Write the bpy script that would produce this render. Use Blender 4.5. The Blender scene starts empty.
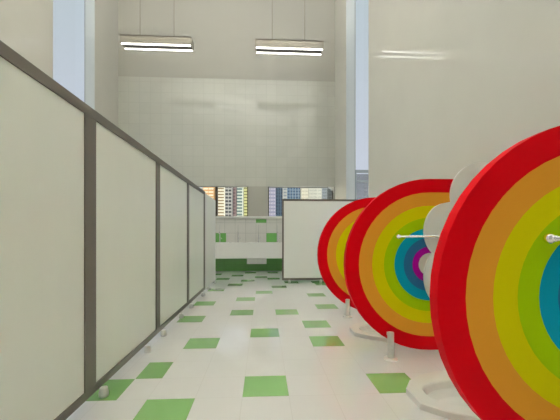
import bpy, bmesh, math, random
from math import pi, sin, cos, sqrt
from mathutils import Vector, Matrix
random.seed(5)
SC = bpy.context.scene
COL = SC.collection

# ------------------------------------------------------------------ helpers
def lin(c):
    return tuple(((v/255)/12.92 if v/255 <= .04045 else ((v/255+.055)/1.055)**2.4) for v in c)

def mat(name, rgb, rough=.5, metal=0., noise=0., nscale=3., stretch=(1, 1, 1), emit=None, estr=0., spec=.5, coat=0.):
    m = bpy.data.materials.new(name); m.use_nodes = True
    nt = m.node_tree; b = nt.nodes['Principled BSDF']
    b.inputs['Base Color'].default_value = (*rgb, 1)
    b.inputs['Roughness'].default_value = rough
    b.inputs['Metallic'].default_value = metal
    b.inputs['Specular IOR Level'].default_value = spec
    b.inputs['Coat Weight'].default_value = coat
    if noise:
        tc = nt.nodes.new('ShaderNodeTexCoord'); mp = nt.nodes.new('ShaderNodeMapping')
        mp.inputs['Scale'].default_value = stretch
        n = nt.nodes.new('ShaderNodeTexNoise'); n.inputs['Scale'].default_value = nscale
        n.inputs['Detail'].default_value = 6; n.inputs['Roughness'].default_value = .6
        r = nt.nodes.new('ShaderNodeMix'); r.data_type = 'RGBA'
        r.inputs[6].default_value = (*[v*(1-noise) for v in rgb], 1)
        r.inputs[7].default_value = (*[min(1, v*(1+noise)) for v in rgb], 1)
        nt.links.new(tc.outputs['Object'], mp.inputs[0]); nt.links.new(mp.outputs[0], n.inputs[0])
        nt.links.new(n.outputs[0], r.inputs[0]); nt.links.new(r.outputs[2], b.inputs['Base Color'])
    if emit:
        b.inputs['Emission Color'].default_value = (*emit, 1)
        b.inputs['Emission Strength'].default_value = estr
    return m

def tile_mat(name, rgb, grout, rough, size=.3, off=(0, 0, 0), line=.004, noise=.03, plane='XY', jitter=.0, spec=.5):
    """square tiles: grout lines where the object coordinate is near a multiple of size"""
    m = mat(name, rgb, rough, spec=spec); nt = m.node_tree; b = nt.nodes['Principled BSDF']
    N = nt.nodes.new; L = nt.links.new
    tc = N('ShaderNodeTexCoord'); sp = N('ShaderNodeSeparateXYZ'); L(tc.outputs['Object'], sp.inputs[0])
    outs = []
    cells = []
    for ax, o in zip(plane, off):
        a = N('ShaderNodeMath'); a.operation = 'ADD'; a.inputs[1].default_value = -o
        L(sp.outputs[ax], a.inputs[0])
        d = N('ShaderNodeMath'); d.operation = 'DIVIDE'; d.inputs[1].default_value = size; L(a.outputs[0], d.inputs[0])
        fl = N('ShaderNodeMath'); fl.operation = 'FLOOR'; L(d.outputs[0], fl.inputs[0]); cells.append(fl)
        p = N('ShaderNodeMath'); p.operation = 'PINGPONG'; p.inputs[1].default_value = .5; L(d.outputs[0], p.inputs[0])
        lt = N('ShaderNodeMath'); lt.operation = 'LESS_THAN'; lt.inputs[1].default_value = line/size; L(p.outputs[0], lt.inputs[0])
        outs.append(lt)
    mx = N('ShaderNodeMath'); mx.operation = 'MAXIMUM'; L(outs[0].outputs[0], mx.inputs[0]); L(outs[1].outputs[0], mx.inputs[1])
    cb = N('ShaderNodeCombineXYZ'); L(cells[0].outputs[0], cb.inputs[0]); L(cells[1].outputs[0], cb.inputs[1])
    wn = N('ShaderNodeTexWhiteNoise'); wn.noise_dimensions = '3D'; L(cb.outputs[0], wn.inputs['Vector'])
    ns = N('ShaderNodeTexNoise'); ns.inputs['Scale'].default_value = 7; ns.inputs['Detail'].default_value = 5
    L(tc.outputs['Object'], ns.inputs[0])
    ad = N('ShaderNodeMath'); ad.operation = 'MULTIPLY_ADD'; ad.inputs[1].default_value = jitter
    L(wn.outputs['Value'], ad.inputs[0])
    ad2 = N('ShaderNodeMath'); ad2.operation = 'MULTIPLY_ADD'; ad2.inputs[1].default_value = noise; ad2.inputs[2].default_value = 1-noise/2-jitter/2
    L(ns.outputs[0], ad2.inputs[0]); L(ad2.outputs[0], ad.inputs[2])
    sc = N('ShaderNodeVectorMath'); sc.operation = 'SCALE'; sc.inputs[0].default_value = rgb; L(ad.outputs[0], sc.inputs['Scale'])
    mix = N('ShaderNodeMix'); mix.data_type = 'RGBA'; mix.inputs[7].default_value = (*grout, 1)
    L(mx.outputs[0], mix.inputs[0]); L(sc.outputs[0], mix.inputs[6]); L(mix.outputs[2], b.inputs['Base Color'])
    return m

def glass_mat(name, tint, refl=.06, rough=.02):
    m = bpy.data.materials.new(name); m.use_nodes = True; nt = m.node_tree
    nt.nodes.remove(nt.nodes['Principled BSDF']); o = nt.nodes['Material Output']
    t = nt.nodes.new('ShaderNodeBsdfTransparent'); t.inputs[0].default_value = (*tint, 1)
    g = nt.nodes.new('ShaderNodeBsdfGlossy'); g.inputs['Roughness'].default_value = rough
    x = nt.nodes.new('ShaderNodeMixShader'); x.inputs[0].default_value = refl
    nt.links.new(t.outputs[0], x.inputs[1]); nt.links.new(g.outputs[0], x.inputs[2]); nt.links.new(x.outputs[0], o.inputs[0])
    return m

def obj(name, bm, mats, parent=None, smooth=False):
    me = bpy.data.meshes.new(name)
    bmesh.ops.recalc_face_normals(bm, faces=bm.faces)
    bm.to_mesh(me); bm.free()
    for m in (mats if isinstance(mats, (list, tuple)) else [mats]): me.materials.append(m)
    if smooth:
        for p in me.polygons: p.use_smooth = True
    o = bpy.data.objects.new(name, me); COL.objects.link(o)
    if parent: o.parent = parent
    return o

def empty(name, loc=(0, 0, 0)):
    o = bpy.data.objects.new(name, None); COL.objects.link(o); o.location = loc; o.empty_display_size = .1
    return o

def tag(o, label, cat, group=None):
    o['label'] = label; o['category'] = cat
    if group: o['group'] = group
    return o

def struct(name, bm, m):
    o = obj(name, bm, m); o['kind'] = 'structure'; return o

def box(bm, x0, x1, y0, y1, z0, z1, mi=0, bevel=0):
    vs = [bm.verts.new((x, y, z)) for x in (x0, x1) for y in (y0, y1) for z in (z0, z1)]
    F = []
    for q in ((0, 1, 3, 2), (4, 6, 7, 5), (0, 4, 5, 1), (2, 3, 7, 6), (0, 2, 6, 4), (1, 5, 7, 3)):
        f = bm.faces.new([vs[i] for i in q]); f.material_index = mi; F.append(f)
    if bevel:
        es = list({e for f in F for e in f.edges})
        bmesh.ops.bevel(bm, geom=es, offset=bevel, segments=2, affect='EDGES', profile=.5)
    return F

def lathe(bm, prof, c=(0, 0, 0), axis='Z', n=20, mi=0):
    rings = []
    for r, h in prof:
        ring = []
        for i in range(n):
            a = 2*pi*i/n; p, q = max(r, 1e-5)*cos(a), max(r, 1e-5)*sin(a)
            v = {'Z': (p, q, h), 'X': (h, p, q), 'Y': (p, h, q)}[axis]
            ring.append(bm.verts.new((v[0]+c[0], v[1]+c[1], v[2]+c[2])))
        rings.append(ring)
    for A, B in zip(rings, rings[1:]):
        for i in range(n):
            f = bm.faces.new((A[i], A[(i+1) % n], B[(i+1) % n], B[i])); f.material_index = mi; f.smooth = True
    for R in (rings[0], rings[-1]):
        f = bm.faces.new(R); f.material_index = mi

def tube(bm, pts, r, n=12, mi=0):
    rings = []
    up = Vector((0, 0, 1))
    for i, p in enumerate(pts):
        p = Vector(p)
        d = (Vector(pts[min(i+1, len(pts)-1)])-Vector(pts[max(i-1, 0)])).normalized()
        a = d.cross(Vector((1, 0, 0)) if abs(d.x) < .9 else Vector((0, 1, 0))).normalized(); b = d.cross(a)
        rr = r[i] if isinstance(r, (list, tuple)) else r
        rings.append([bm.verts.new(p+a*rr*cos(2*pi*k/n)+b*rr*sin(2*pi*k/n)) for k in range(n)])
    for A, B in zip(rings, rings[1:]):
        for k in range(n):
            f = bm.faces.new((A[k], A[(k+1) % n], B[(k+1) % n], B[k])); f.smooth = True; f.material_index = mi
    for R in (rings[0], rings[-1]):
        f = bm.faces.new(R); f.material_index = mi

# ------------------------------------------------------------------ room dimensions
XL, XR, YB, YR, ZC = -4.10, 2.10, 9.30, -2.0, 8.0
TH = .25

# ------------------------------------------------------------------ materials
M = {}
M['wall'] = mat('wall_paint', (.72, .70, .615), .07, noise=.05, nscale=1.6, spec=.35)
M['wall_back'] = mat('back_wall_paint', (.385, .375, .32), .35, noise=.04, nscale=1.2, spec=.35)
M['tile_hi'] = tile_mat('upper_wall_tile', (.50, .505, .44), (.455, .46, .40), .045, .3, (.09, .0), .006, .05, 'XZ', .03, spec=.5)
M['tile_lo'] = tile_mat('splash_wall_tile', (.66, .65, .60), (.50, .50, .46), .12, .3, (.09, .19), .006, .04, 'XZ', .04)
M['tile_green_w'] = tile_mat('green_wall_tile', (.16, .42, .11), (.14, .34, .10), .15, .3, (.09, .19), .004, .05, 'XZ', .06)
M['floor'] = tile_mat('floor_tile', (.81, .81, .785), (.72, .715, .68), .07, .3, (-.134, -.031), .0016, .04, 'XY', .02, spec=.75)
M['floor_green'] = tile_mat('green_floor_tile', (.20, .41, .13), (.22, .40, .16), .07, .3, (-.134, -.031), .0016, .12, 'XY', .04, spec=.75)
M['panel_l'] = mat('partition_laminate', (.85, .875, .80), .28, noise=.03, nscale=5, stretch=(1, 1, .3))
M['panel_w'] = mat('white_laminate', (.87, .88, .83), .3, noise=.02, nscale=4)
M['frame'] = mat('brown_grey_frame', lin((92, 86, 76)), .35, noise=.05, nscale=20)
M['white'] = mat('white_ceramic', (.82, .81, .76), .12)
M['steel'] = mat('brushed_steel', (.88, .88, .84), .3, metal=.7)
M['tapsteel'] = mat('dull_tap_steel', (.42, .42, .40), .35, metal=.8)
M['chrome'] = mat('chrome', (.8, .8, .78), .12, metal=1)
M['plaster'] = mat('white_plaster', (.72, .72, .66), .5, noise=.02)
M['reveal'] = mat('grey_window_reveal', (.50, .53, .51), .4)
M['ceiling'] = mat('ceiling_paint', (.75, .74, .68), .6)
M['winframe'] = mat('grey_aluminium', lin((128, 134, 136)), .4, metal=.3)
M['darkframe'] = mat('dark_window_frame', lin((72, 66, 52)), .4)
M['glass'] = glass_mat('clear_glass', (.95, .97, .97))
M['glass_grey'] = glass_mat('grey_tinted_glass', (.62, .62, .61), .05)
M['lampbody'] = mat('lamp_housing', lin((148, 142, 128)), .4)
M['lampdark'] = mat('lamp_dark_louvre', lin((30, 28, 24)), .7)
M['tube'] = mat('lamp_tube', (.9, .9, .9), .4, emit=(1, .98, .92), estr=3.2)
M['added_uplight'] = mat('added_uplight_glow', (.9, .9, .9), .4, emit=(1, .985, .975), estr=185)  # strong glow used only on the added overhead lamps
M['cable'] = mat('steel_cable', lin((120, 116, 100)), .4)
RB = [('red', (200, 0, 16)), ('orange', (222, 152, 48)), ('yellow', (214, 206, 0)), ('lime', (160, 196, 0)),
      ('cyan', (0, 142, 172)), ('blue', (42, 96, 138)), ('purple', (150, 0, 140)), ('white', (220, 216, 205))]
RBM = [mat('rainbow_'+n, lin(c), .55, noise=.02, nscale=4, spec=.06) for n, c in RB]
M['cloud'] = mat('cloud_white', (.86, .87, .82), .35)

# ------------------------------------------------------------------ floor
X0, Y0, S = -.134, -.031, .3
cells = [(0, 8), (0, 12), (-1, 15), (-1, 18), (-2, 11), (2, 11), (2, 13), (1, 15), (3, 16), (3, 19), (1, 22), (-3, 17), (3, 8), (-2, 7),
         (-3, 14), (-3, 21), (-2, 23), (0, 20), (2, 24), (4, 24), (4, 27)]
G = [(X0+c*S, X0+(c+1)*S, Y0+(r-1)*S, Y0+r*S) for c, r in cells]
def strip(x0, x1, row): G.append((x0, x1, Y0+(row-1)*S, Y0+row*S))
strip(-.925, -.734, 9); strip(-1.225, -.925, 8); strip(-.50, -.20, 25); strip(-1.1, -.8, 26); strip(-.80, -.51, 28)
strip(.10, .39, 26); strip(.12, .40, 30); strip(-.2, .1, 27); strip(-1.35, -1.1, 29); strip(-.5, -.2, 30); strip(1.10, 1.36, 23)
PANS = [(1.965, 0), (3.345, 0)]
holes = [(1.01, 1.89, y-.17, y+.17) for y, _ in PANS]
xs = sorted({XL, XR} | {v for g in G for v in g[:2]} | {v for h_ in holes for v in h_[:2]} | {XL-TH, XR+TH})
ys = sorted({YR-TH, YB+TH} | {v for g in G for v in g[2:]} | {v for h_ in holes for v in h_[2:]})
bm = bmesh.new(); vg = {}
def gv(x, y):
    k = (round(x, 4), round(y, 4))
    if k not in vg: vg[k] = bm.verts.new((x, y, 0))
    return vg[k]
for a, b in zip(xs, xs[1:]):
    if b-a < 1e-4: continue
    for c, d in zip(ys, ys[1:]):
        if d-c < 1e-4: continue
        mx, my = (a+b)/2, (c+d)/2
        if any(h_[0] < mx < h_[1] and h_[2] < my < h_[3] for h_ in holes): continue
        f = bm.faces.new((gv(a, c), gv(b, c), gv(b, d), gv(a, d)))
        f.material_index = int(any(g[0] < mx < g[1] and g[2] < my < g[3] for g in G))
struct('floor', bm, [M['floor'], M['floor_green']])

# ------------------------------------------------------------------ ceiling
bm = bmesh.new(); box(bm, XL-TH, XR+TH, YR-TH, YB+TH, ZC, ZC+.2); struct('ceiling', bm, M['ceiling'])

# ------------------------------------------------------------------ back wall with the two band windows
W1, W2, WZ0, WZ1 = (-3.6, -.44), (.14, 2.07), 1.575, 2.445
TT = 5.53
bm = bmesh.new()
y0, y1 = YB, YB+TH
zs = [0, .60, .79, 1.09, 1.39, WZ0]
gx = sorted({XL, XR, -1.37, -1.07, .09, .39, -.21})
def gcol(xc, zc):
    if zc < .6: return 4
    if .79 < zc < 1.09 and (-1.37 < xc < -1.07 or .09 < xc < .39): return 4
    if 1.39 < zc < 1.49 and -.21 < xc < .09: return 4
    return 3
zs = [0, .60, .79, 1.09, 1.39, 1.49, WZ0]
for a, b in zip(gx, gx[1:]):
    for c, d in zip(zs, zs[1:]):
        vs = [bm.verts.new(p) for p in ((a, y0, c), (b, y0, c), (b, y0, d), (a, y0, d))]
        f = bm.faces.new(vs); f.material_index = gcol((a+b)/2, (c+d)/2)
box(bm, XL-TH, XR+TH, y0+.001, y1, 0, WZ0, 0)
for a, b in ((XL-TH, W1[0]), (W1[1], W2[0]), (W2[1], XR+TH)): box(bm, a, b, y0, y1, WZ0, WZ1, 1)
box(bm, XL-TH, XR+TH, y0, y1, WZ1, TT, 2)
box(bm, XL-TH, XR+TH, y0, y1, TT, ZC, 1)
# rounded upper right corner of the second window
R_ = .16; pts = [(W2[1], WZ1)] + [(W2[1]-R_+R_*sin(t*pi/16), WZ1-R_+R_*cos(t*pi/16)) for t in range(9)]
A_ = [bm.verts.new((x, y0+.002, z)) for x, z in pts]; B_ = [bm.verts.new((x, y1, z)) for x, z in pts]
bm.faces.new(A_); bm.faces.new(B_[::-1])
for i in range(len(pts)): bm.faces.new((A_[i], A_[(i+1) % len(pts)], B_[(i+1) % len(pts)], B_[i]))
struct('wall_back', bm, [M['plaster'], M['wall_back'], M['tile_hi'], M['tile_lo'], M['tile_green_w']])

bm = bmesh.new(); box(bm, XL, XR, YB-.06, YB+.04, 1.512, WZ0, bevel=.006)
t = struct('trim_1', bm, M['plaster'])

def band_window(name, x0, x1, mull):
    r = empty(name, ((x0+x1)/2, YB+.15, WZ0)); r['kind'] = 'structure'
    cx = r.location.x
    bm = bmesh.new(); fw = .03
    box(bm, x0-cx, x1-cx, -.03, .03, 0, .012); box(bm, x0-cx, x1-cx, -.03, .03, WZ1-WZ0-.008, WZ1-WZ0)
    box(bm, x0-cx, x0-cx+fw, -.03, .03, 0, WZ1-WZ0); box(bm, x1-cx-fw, x1-cx, -.03, .03, 0, WZ1-WZ0)
    for m_ in mull: box(bm, m_-cx-.035, m_-cx+.035, -.03, .03, 0, WZ1-WZ0)
    obj('window_frame', bm, M['darkframe'], r)
    bm = bmesh.new(); box(bm, x0-cx+.01, x1-cx-.01, -.004, .004, .01, WZ1-WZ0-.01); obj('glass_pane', bm, M['glass'], r)
band_window('window_1', *W1, [-2.45, -1.36])
band_window('window_2', *W2, [])

# ------------------------------------------------------------------ side and rear walls
def side_wall(name, xa, xb, openings, m=None):
    """openings: (y0, y1, z0, z1); wall between x = xa and xb"""
    bm = bmesh.new(); cur = YR
    for a, b, c, d in openings:
        box(bm, xa, xb, cur, a, 0, ZC)
        if c > 0: box(bm, xa, xb, a, b, 0, c)
        if d < ZC: box(bm, xa, xb, a, b, d, ZC)
        cur = b
    box(bm, xa, xb, cur, YB, 0, ZC)
    return struct(name, bm, m or M['wall'])
side_wall('wall_left', XL-TH, XL, [(-1.6, 1.2, .9, 7.6), (1.6, 4.4, .9, 7.6), (6.48, 8.04, .9, 7.95)], mat('left_wall_paint', (.54, .53, .475), .07, noise=.05, nscale=1.6, spec=.35))  # first two openings are added to let in light from the left
bm = bmesh.new(); box(bm, XL-TH+.03, XL-.002, 8.025, 8.041, .9, 7.95); struct('trim_3', bm, M['reveal'])
side_wall('wall_right', XR, XR+TH, [(6.30, 8.04, .2, 7.95)])
bm = bmesh.new(); box(bm, XR+.002, XR+TH-.03, 8.025, 8.041, .2, 7.95); struct('trim_4', bm, M['reveal'])
bm = bmesh.new()
rw = [(-3.9, -1.1, 5.9, 7.65), (.35, 1.95, 5.9, 7.5)]
cur = XL-TH
for a, b, c, d in rw:
    box(bm, cur, a, YR-TH, YR, 0, ZC); box(bm, a, b, YR-TH, YR, 0, c); box(bm, a, b, YR-TH, YR, d, ZC); cur = b
box(bm, cur, XR+TH, YR-TH, YR, 0, ZC)
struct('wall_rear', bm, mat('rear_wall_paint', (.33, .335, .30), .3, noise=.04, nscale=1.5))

def win(name, axis, pos, a, b, z0, z1, vm=(), hm=(), fr=None, frame_top=None, w=.06, th=.03):
    """framed window; axis 'X' = plane x = pos spanning a..b in y, 'Y' = plane y = pos spanning a..b in x"""
    c = (a+b)/2
    r = empty(name, (pos, c, z0) if axis == 'X' else (c, pos, z0)); r['kind'] = 'structure'
    H_ = z1-z0; W = (b-a)/2; top = (frame_top-z0) if frame_top else H_
    bm = bmesh.new()
    def bar(u0, u1, v0, v1, t=None):
        t = t or th
        if axis == 'X': box(bm, -t, t, u0, u1, v0, v1)
        else: box(bm, u0, u1, -t, t, v0, v1)
    bar(-W, W, 0, w); bar(-W, W, top-w, top); bar(-W, -W+w, w, top-w); bar(W-w, W, w, top-w)
    for v in vm: bar(v-c-.025, v-c+.025, w, top-w, .025)
    for v in hm: bar(-W+w, W-w, v-z0-.03, v-z0+.03, .025)
    obj('window_frame', bm, M['winframe'], r)
    bm = bmesh.new()
    if axis == 'X': box(bm, -.004, .004, -W+.01, W-.01, .01, top-.01)
    else: box(bm, -W+.01, W-.01, -.004, .004, .01, top-.01)
    obj('glass_pane', bm, fr or M['glass'], r)
    if frame_top:
        bm = bmesh.new()
        if axis == 'X': box(bm, -.004, .004, -W+.01, W-.01, top, H_-.01)
        else: box(bm, -W+.01, W-.01, -.004, .004, top, H_-.01)
        obj('glass_pane', bm, M['glass'], r)
win('window_3', 'X', XR+TH-.02, 6.30, 8.04, .2, 7.95, w=.008, th=.008)
bm = bmesh.new(); box(bm, XR+TH, 4.2, 6.0, 8.4, -.12, -.005); struct('trim_2', bm, M['plaster'])
r = empty('balcony_screen', (3.17, 8.06, 0)); tag(r, 'grey-framed glazed screen outside the tall right window', 'screen')
bm = bmesh.new()
for a, b in ((-.87, -.80), (-.035, .035), (.80, .87)): box(bm, a, b, -.03, .03, 0, 2.695)
for a, b in ((0, .08), (2.38, 2.43), (2.62, 2.695)): box(bm, -.80, .80, -.028, .028, a, b)
obj('frame', bm, M['winframe'], r)
for a, b in ((-.79, -.04), (.04, .79)):
    bm = bmesh.new(); box(bm, a, b, -.004, .004, .085, 2.595); obj('glass_pane', bm, M['glass_grey'], r)

win('window_4', 'X', XL-TH+.02, 6.48, 8.04, .9, 7.95, w=.008, th=.008)
win('added_window_5', 'X', XL-TH+.04, -1.6, 1.2, .9, 7.6, hm=(3.2, 5.4))  # unseen window, added for daylight from the left
win('added_window_6', 'X', XL-TH+.04, 1.6, 4.4, .9, 7.6, hm=(3.2, 5.4))  # second unseen window added to brighten the room from the left
win('window_7', 'Y', YR-TH+.04, -3.9, -1.1, 5.9, 7.65, vm=(-3.5, -2.2))
win('window_8', 'Y', YR-TH+.04, .35, 1.95, 5.9, 7.5, vm=(1.3,))

# ------------------------------------------------------------------ hanging lamps: the front pair, and unseen ones added for light
def pendant(cx, label, yb=7.40, up=True, group=None):
    L = .785; w = .26; zb = 5.36
    r = empty('pendant_lamp', (cx, yb, zb)); tag(r, label, 'lamp', group)
    bm = bmesh.new()
    box(bm, -L, L, 0, .02, .02, .20)           # front cheek
    box(bm, -L, L, w-.02, w, .0, .20)          # rear cheek
    box(bm, -L, L, 0, w, .18, .20)             # top
    for s in (-1, 1): box(bm, s*L-.01, s*L+.01, 0, w, .02, .20)
    obj('housing', bm, M['lampbody'], r)
    bm = bmesh.new(); box(bm, -L+.02, L-.02, .02, w-.02, .05, .07)
    for i in range(3): box(bm, -.4+.4*i-.01, -.4+.4*i+.01, .05, w-.05, .03, .06)
    obj('louvre', bm, M['lampdark'], r)
    for yy in (.02, w-.04):
        bm = bmesh.new(); lathe(bm, [(.0, -L+.01), (.0165, -L+.012), (.0165, L-.012), (0, L-.01)], (0, yy, 0.003), 'X', 12)
        obj('tube', bm, M['tube'], r)
    if up:
        bm = bmesh.new(); box(bm, -L+.03, L-.03, .025, w-.025, .201, .207); obj('added_uplight', bm, M['added_uplight'], r)  # added glowing strip that brightens the room by way of the ceiling
    for xx in (-.40, .37):
        bm = bmesh.new(); lathe(bm, [(.0055, .2), (.0055, ZC-zb)], (xx, w/2, 0), 'Z', 8); obj('cable', bm, M['cable'], r)
    return r
pendant(.61, 'hanging twin-tube lamp above the middle of the room, the right one', up=False)
pendant(-2.43, 'hanging twin-tube lamp on the left, above the brown-framed partition', up=False)
for yy, xx in ((.4, -2.1), (.4, -.5), (1.9, -2.1), (1.9, -.5), (1.9, 1.29), (.4, 1.29)):  # unseen lamps added because the front pair cannot light the room alone
    if 1: pendant(xx, 'added twin-tube lamp overhead, unseen, lighting the room', yy, True, 'added overhead lamps for room light')

# ------------------------------------------------------------------ left toilet partition
XP = -1.05; PT = .04; PZ0, PZ1 = .062, 1.818
r = empty('restroom_partition', (XP, 3.0, 0)); tag(r, 'long pale green-white toilet partition in brown-grey frames along the left', 'partition')
ox, oy = XP, 3.0
def L_(y): return y-oy
bm = bmesh.new(); box(bm, -PT, .004, L_(-.6), L_(5.845), PZ1-.058, PZ1); obj('top_rail', bm, M['frame'], r)
bm = bmesh.new(); box(bm, -PT, .004, L_(-.6), L_(5.845), PZ0, PZ0+.048); obj('bottom_rail', bm, M['frame'], r)
posts = [(.62, .73), (1.945, 2.068), (3.203, 3.318), (4.49, 4.60), (5.74, 5.845)]
for a, b in posts:
    bm = bmesh.new(); box(bm, -PT, .003, L_(a), L_(b), PZ0+.048, PZ1-.058); obj('post', bm, M['frame'], r)
pe = [-.6]+[v for p in posts for v in p]
for a, b in zip(pe[0::2], pe[1::2]):
    bm = bmesh.new(); box(bm, -PT+.005, -.004, L_(a)+.001, L_(b)-.001, PZ0+.049, PZ1-.059); obj('panel', bm, M['panel_l'], r)
def foot(bm, x, y):
    lathe(bm, [(0, 0), (.022, 0), (.028, .006), (.030, .02), (.029, .034), (.025, .045), (.024, PZ0-.002), (.022, PZ0), (0, PZ0)], (x, y, 0), 'Z', 18)
for y in (.85, 1.62, 2.12, 2.90, 3.36, 4.07, 4.62, 5.5):
    bm = bmesh.new(); foot(bm, .024, L_(y)); o = obj('foot', bm, M['steel'], r); o['label'] = 'round steel ball foot'

r = empty('end_panel', (XP, 6.5, 0)); tag(r, 'frameless white panel continuing the brown-framed left partition at its far end', 'partition')
bm = bmesh.new(); box(bm, -PT, -.002, 5.85-6.5, 7.14-6.5, .055, 1.80, bevel=.004); obj('panel', bm, M['panel_w'], r)
for y in (6.2-6.5, 7.0-6.5):
    bm = bmesh.new(); foot(bm, -.01, y); obj('foot', bm, M['steel'], r)

# ------------------------------------------------------------------ right screen partition, crosswise
YP = 6.95
r = empty('screen_partition', (.41, YP, 0)); tag(r, 'white screen with thin dark frame standing crosswise behind the rainbow dividers', 'partition')
Wd = XR-.41-.002
bm = bmesh.new(); box(bm, 0, Wd, -.003, .04, 1.78, 1.82); obj('top_rail', bm, M['frame'], r)
bm = bmesh.new(); box(bm, 0, Wd, -.003, .04, .055, .10); obj('bottom_rail', bm, M['frame'], r)
for a in (0, Wd-.035):
    bm = bmesh.new(); box(bm, a, a+.035, -.002, .04, .10, 1.78); obj('post', bm, M['frame'], r)
bm = bmesh.new(); box(bm, .036, Wd-.036, .004, .035, .101, 1.779); obj('panel', bm, M['panel_w'], r)
for x in (.16, .85, 1.55):
    bm = bmesh.new(); foot(bm, x, .018); obj('foot', bm, M['steel'], r)

# ------------------------------------------------------------------ wash trough and taps
r = empty('wash_trough', (-.9, 9.0, 0)); tag(r, 'long white wash trough against the tiled back wall', 'sink')
def lx(x): return x+.9
bm = bmesh.new()
x0_, x1_ = lx(XL+.01), lx(XR-.01); yf, yb_ = 8.75-9, YB-.004-9
box(bm, x0_, x1_, yf, yf+.05, .395, .83, bevel=.008)
box(bm, x0_, x1_, yb_-.12, yb_, .395, .83)
box(bm, x0_, x1_, yf+.05, yb_-.12, .55, .60)
for x in (XL+.01, -2.4, -.95, .45, XR-.06): box(bm, lx(x), lx(x)+.05, yf+.04, yb_-.1, .55, .825)
obj('basin', bm, M['white'], r)
bm = bmesh.new(); box(bm, lx(-.45), lx(.09), yf+.10, yb_, .235, .55, bevel=.01); o = obj('drain_box', bm, M['plaster'], r); o['label'] = 'grey drain housing hung under the trough'
GT = 'taps along the wash trough'
taps = [(-1.23, 'slim chrome tap at left end of the wash trough, in front of the green tile'),
        (-.715, 'slim chrome tap second from left over the trough, on white tiles'),
        (-.135, 'slim chrome tap over the trough, left of the right green wall tile'),
        (.40, 'slim chrome tap over the trough beside the crosswise white screen')]
for x, lab in taps:
    t = empty('tap', (x, 9.17, .83)); tag(t, lab, 'tap', GT)
    bm = bmesh.new(); lathe(bm, [(.028, 0), (.028, .012), (.015, .02), (.013, .28), (.007, .29), (.006, .5), (0, .502)]); obj('riser', bm, M['tapsteel'], t)
    bm = bmesh.new(); tube(bm, [(0, 0, .27), (0, -.04, .295), (0, -.10, .30), (0, -.15, .28), (0, -.165, .24)], .010); obj('spout', bm, M['chrome'], t)
    bm = bmesh.new(); tube(bm, [(0.0, 0, .12), (.04, -.01, .12), (.065, -.01, .10)], [.010, .009, .013]); obj('handle', bm, M['chrome'], t)

# ------------------------------------------------------------------ rainbow dividers
CXc, CZ, RR, DT = 1.448, .785, .745, .06
KS = [1, .84, .685, .545, .421, .311, .208, .133]
NS = 26
def path(k):
    R = RR*k; P = [(XR-.004, CZ+R)]
    for i in range(NS+1):
        a = pi/2+pi*i/NS; P.append((CXc+R*cos(a), CZ+R*sin(a)))
    P.append((XR-.004, CZ-R)); return P
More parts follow.
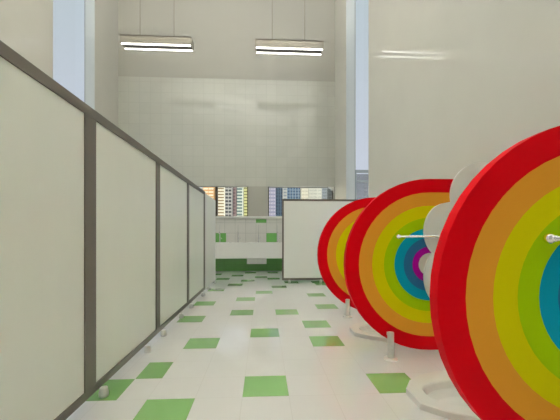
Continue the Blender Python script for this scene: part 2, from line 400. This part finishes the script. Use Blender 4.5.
# cloud outline measured on the middle divider
lobes = [(1.917, 1.389, .292, .292), (1.586, 1.075, .196, .244), (1.577, .678, .187, .261), (1.917, .389, .261, .261)]
def cloud_rows():
    out = []; n = 80; zb_, zt = .131, 1.679
    for i in range(n+1):
        z = zb_+(zt-zb_)*i/n; xl = 9; xr = -9
        for cx, cz, rx, rz in lobes:
            q = 1-((z-cz)/rz)**2
            if q >= 0: xl = min(xl, cx-rx*sqrt(q)); xr = max(xr, cx+rx*sqrt(q))
        if xl > 8: continue
        out.append((min(xl, XR-.02), min(xr, XR-.004) if z > 1.5 else XR-.004, z))
    return out
def divider(yf, label):
    r = empty('rainbow_divider', (XR, yf, 0)); tag(r, label, 'divider', None)
    bm = bmesh.new()
    for side, yy in ((0, 0), (1, DT)):
        rings = [[bm.verts.new((x-XR, yy, z)) for x, z in path(k_)] for k_ in KS]
        for i, (A, B) in enumerate(zip(rings, rings[1:])):
            for j in range(len(A)-1):
                f = bm.faces.new((A[j], A[j+1], B[j+1], B[j])); f.material_index = i
        f = bm.faces.new(rings[-1]); f.material_index = 7
        if side == 0: R0 = rings
        else:
            A, B = R0[0], rings[0]
            for j in range(len(A)-1):
                f = bm.faces.new((A[j], B[j], B[j+1], A[j+1])); f.material_index = 0
            for i in range(len(KS)-1):
                for e in (0, -1):
                    f = bm.faces.new((R0[i][e], R0[i+1][e], rings[i+1][e], rings[i][e])); f.material_index = i
            f = bm.faces.new((R0[-1][0], R0[-1][-1], rings[-1][-1], rings[-1][0])); f.material_index = 7
    o = obj('rainbow_panel', bm, RBM, r); o['label'] = 'panel striped in red, orange, yellow, green, blue and purple arcs'
    bm = bmesh.new(); rows = []
    for xl, xr, z in cloud_rows():
        rows.append([bm.verts.new((x-XR, y, z)) for x, y in ((xl, -.022), (xr, -.022), (xr, -.0005), (xl, -.0005))])
    for A, B in zip(rows, rows[1:]):
        for q in range(4): bm.faces.new((A[q], A[(q+1) % 4], B[(q+1) % 4], B[q]))
    bm.faces.new(rows[0]); bm.faces.new(rows[-1])
    o = obj('cloud_panel', bm, M['cloud'], r); o['label'] = 'white cloud-shaped panel over the inner end of the rainbow'
    # steel floor post at the outer end
    px = 1.068-XR; py = -.082
    bm = bmesh.new(); lathe(bm, [(0, .008), (.027, .008), (.027, .222), (.025, .225), (0, .225)], (px, py, 0), n=24)
    p = obj('support_post', bm, M['steel'], r); p['label'] = 'short brushed steel floor post'
    bm = bmesh.new(); lathe(bm, [(0, 0), (.056, 0), (.056, .010), (.048, .015), (0, .016)], (px, py, 0), n=24)
    obj('base_flange', bm, M['steel'], p)
    bm = bmesh.new(); box(bm, px-.002, px+.020, py+.02, .004, .175, .205, bevel=.003); obj('clamp', bm, M['steel'], p)
    # grab rail with ball end
    z = 1.028; x = 1.158-XR; yo = -.044
    bm = bmesh.new(); lathe(bm, [(.0095, x), (.0095, -.004)], (0, yo, z), 'X', 14); g = obj('grab_rail', bm, M['chrome'], r)
    bm = bmesh.new(); bmesh.ops.create_uvsphere(bm, u_segments=20, v_segments=12, radius=.022, matrix=Matrix.Translation((x, -.022, z)))
    lathe(bm, [(.012, -.05), (.0125, -.02)], (x+.004, 0, z), 'Y', 14)
    for f in bm.faces: f.smooth = True
    obj('ball_end', bm, M['chrome'], g)
    return r
divider(1.262, 'nearest rainbow divider, cut off by the right edge of the photo')
divider(2.719, 'middle one of three round rainbow dividers, with white cloud showing')
divider(4.096, 'farthest rainbow divider, mostly hidden behind the middle one')

# ------------------------------------------------------------------ squat toilets
def pan(yc, label):
    r = empty('squat_toilet', (1.45, yc, 0)); tag(r, label, 'toilet', None)
    out = [(.935, -.10), (.935, .09), (1.01, .20), (1.12, .275), (1.27, .33), (1.40, .345), (1.88, .345), (1.99, .24), (1.99, -.24), (1.88, -.345), (1.42, -.345), (1.20, -.29), (1.04, -.20)]
    out = [(x-1.45, y) for x, y in out]
    h_ = .043; N = 48; bm = bmesh.new()
    def ray(a):
        dx, dy = cos(a), sin(a); best = 1e9
        for (ax, ay), (bx, by) in zip(out, out[1:]+out[:1]):
            ex, ey = bx-ax, by-ay; den = dx*ey-dy*ex
            if abs(den) < 1e-9: continue
            t = (ax*ey-ay*ex)/den; u = (ax*dy-ay*dx)/den
            if t > 0 and -1e-6 <= u <= 1+1e-6: best = min(best, t)
        return best
    angs = sorted([2*pi*i/N for i in range(N)]+[math.atan2(y, x) % (2*pi) for x, y in out])
    rings = []
    def ring(fn, z): rings.append([bm.verts.new((*fn(a), z)) for a in angs])
    def outer(s):
        def g(a):
            t = ray(a)*s; return (t*cos(a), t*sin(a))
        return g
    def ell(rx, ry, ox=0):
        def g(a):
            t = (abs(cos(a)/rx)**2.7+abs(sin(a)/ry)**2.7)**(-1/2.7); return (ox+t*cos(a), t*sin(a))
        return g
    ring(outer(1), 0); ring(outer(1), h_-.006); ring(outer(.985), h_)
    ring(ell(.43, .18), h_); ring(ell(.42, .172), h_-.008); ring(ell(.40, .155), .0); ring(ell(.34, .11), -.035); ring(ell(.12, .05), -.05)
    for A, B in zip(rings, rings[1:]):
        n = len(A)
        for i in range(n): bm.faces.new((A[i], A[(i+1) % n], B[(i+1) % n], B[i]))
    bm.faces.new(rings[-1])
    obj('pan', bm, M['white'], r)
pan(1.965, 'white squat toilet pan in the floor between the nearest and middle rainbow dividers')
pan(3.345, 'white squat toilet pan in the floor behind the middle rainbow divider')

# ------------------------------------------------------------------ city outside
bm = bmesh.new(); box(bm, -600, 600, 60, 900, -41, -40)
g = struct('ground', bm, mat('city_ground', (.3, .3, .28), .9, noise=.1))
BN = [0]
def building(p0, p1, Y, wall, win_c, floors, cols, top, label, sash=None):
    Y = 370+22*(BN[0] % 4); BN[0] += 1
    xa = (p0-263.2)/320.5*Y; xb = (p1-263.2)/320.5*Y
    r = empty('apartment_tower', ((xa+xb)/2, Y, -40)); tag(r, label, 'building', 'towers seen through the back windows')
    w = (xb-xa)/2; H_ = top+40
    bm = bmesh.new(); box(bm, -w, w, 0, 14, 0, H_); box(bm, -w*.6, w*.6, 3, 9, H_, H_+3)
    obj('wall', bm, mat(label[:20], lin(wall), .8, noise=.05, nscale=.2), r)
    fh = 4.1; wm = mat(label[:18]+' win', lin(win_c), .3)
    for i in range(13):
        z = 62+i*fh
        if z+fh*floors > H_: break
        bm = bmesh.new(); box(bm, -w+2*w*.12/cols, w-2*w*.12/cols, -.25, .1, z, z+fh*floors); obj('window_band', bm, wm, r)
    pm = mat(label[:18]+' pil', lin(sash or wall), .7)
    for c in range(1, cols):
        bm = bmesh.new(); box(bm, -w+2*w*c/cols-.35, -w+2*w*c/cols+.35, -.6, .1, 30, H_); obj('pilaster', bm, pm, r)

building(140, 176, 430, (220, 214, 196), (120, 120, 110), .4, 8, 80, 'wide pale tower hidden mostly by the left partition')
building(178, 202, 410, (232, 226, 205), (150, 140, 110), .4, 5, 58, 'cream tower above the far end of the left partition')
building(203.5, 214.5, 380, (226, 176, 118), (250, 240, 214), .45, 2, 90, 'orange tower with pale balconies at the left window')
building(217.6, 225, 400, (255, 252, 236), (150, 130, 88), .34, 1, 90, 'cream tower with brown window bands beside the dark mullion')
building(225.2, 232, 405, (196, 192, 184), (58, 60, 62), .55, 2, 90, 'grey tower with dark windows in the left window')
building(232.2, 236, 410, (158, 134, 132), (112, 90, 92), .5, 1, 90, 'narrow mauve tower between grey and pale towers')
building(236.2, 243, 400, (240, 244, 230), (104, 132, 130), .5, 1, 90, 'pale tower with teal windows in the left window')
building(243.2, 249.5, 398, (232, 230, 170), (140, 136, 84), .4, 1, 90, 'yellowish tower at the right edge of the left window')
building(268, 275.5, 400, (190, 186, 200), (150, 146, 168), .5, 3, 90, 'lavender glass tower at the left edge of the right window', (150, 148, 160))
building(275.8, 282.5, 395, (62, 84, 104), (38, 58, 84), .6, 3, 90, 'dark blue glass tower in the right window', (96, 120, 136))
building(283, 287, 410, (206, 206, 200), (150, 158, 164), .5, 1, 90, 'narrow pale grey tower beside the dark blue one')
building(287.3, 301, 400, (128, 152, 176), (70, 100, 132), .6, 5, 90, 'wide blue glass tower with pale pilasters', (176, 188, 196))
building(301.5, 308.5, 405, (214, 208, 188), (190, 184, 164), .4, 2, 90, 'cream tower right of the wide blue glass tower')
building(309, 322, 420, (208, 206, 192), (186, 186, 174), .4, 3, 90, 'broad off-white tower in the right window')
building(322.3, 327.5, 400, (146, 152, 154), (120, 128, 132), .5, 1, 90, 'mid grey tower near the rounded window corner')
building(327.8, 336, 398, (92, 96, 94), (66, 70, 70), .5, 1, 90, 'dark narrow tower at the rounded window corner')

# ------------------------------------------------------------------ sky and sun
w = bpy.data.worlds.new('sky'); SC.world = w; w.use_nodes = True
nt = w.node_tree; bg = nt.nodes['Background']
tc = nt.nodes.new('ShaderNodeTexCoord'); sp = nt.nodes.new('ShaderNodeSeparateXYZ'); cr = nt.nodes.new('ShaderNodeValToRGB')
nt.links.new(tc.outputs['Generated'], sp.inputs[0]); nt.links.new(sp.outputs['Z'], cr.inputs[0]); nt.links.new(cr.outputs[0], bg.inputs[0])
cr.color_ramp.elements[0].position = 0; cr.color_ramp.elements[0].color = (*lin((206, 208, 222)), 1)
cr.color_ramp.elements[1].position = .65; cr.color_ramp.elements[1].color = (*lin((180, 192, 198)), 1)
e = cr.color_ramp.elements.new(.3); e.color = (*lin((194, 199, 212)), 1)
bg.inputs[1].default_value = 1.0
sun = bpy.data.lights.new('sun', 'SUN'); sun.energy = 8; sun.angle = .02; sun.color = (1, .95, .85)
so = bpy.data.objects.new('sun', sun); COL.objects.link(so)
so.rotation_euler = (math.radians(16), 0, 0)

# ------------------------------------------------------------------ camera
cam = bpy.data.cameras.new('camera'); co = bpy.data.objects.new('camera', cam); COL.objects.link(co)
co.location = (0, 0, 1.043); co.rotation_euler = (pi/2, 0, -.0522)
cam.sensor_width = 36; cam.lens = 320.45/560*36; cam.shift_y = (234.76-210)/560; cam.clip_end = 2000
SC.camera = co
SC.view_settings.view_transform = 'Standard'; SC.view_settings.look = 'None'
SC.view_settings.gamma = 1; SC.view_settings.use_curve_mapping = False
SC.view_settings.exposure = 0.26
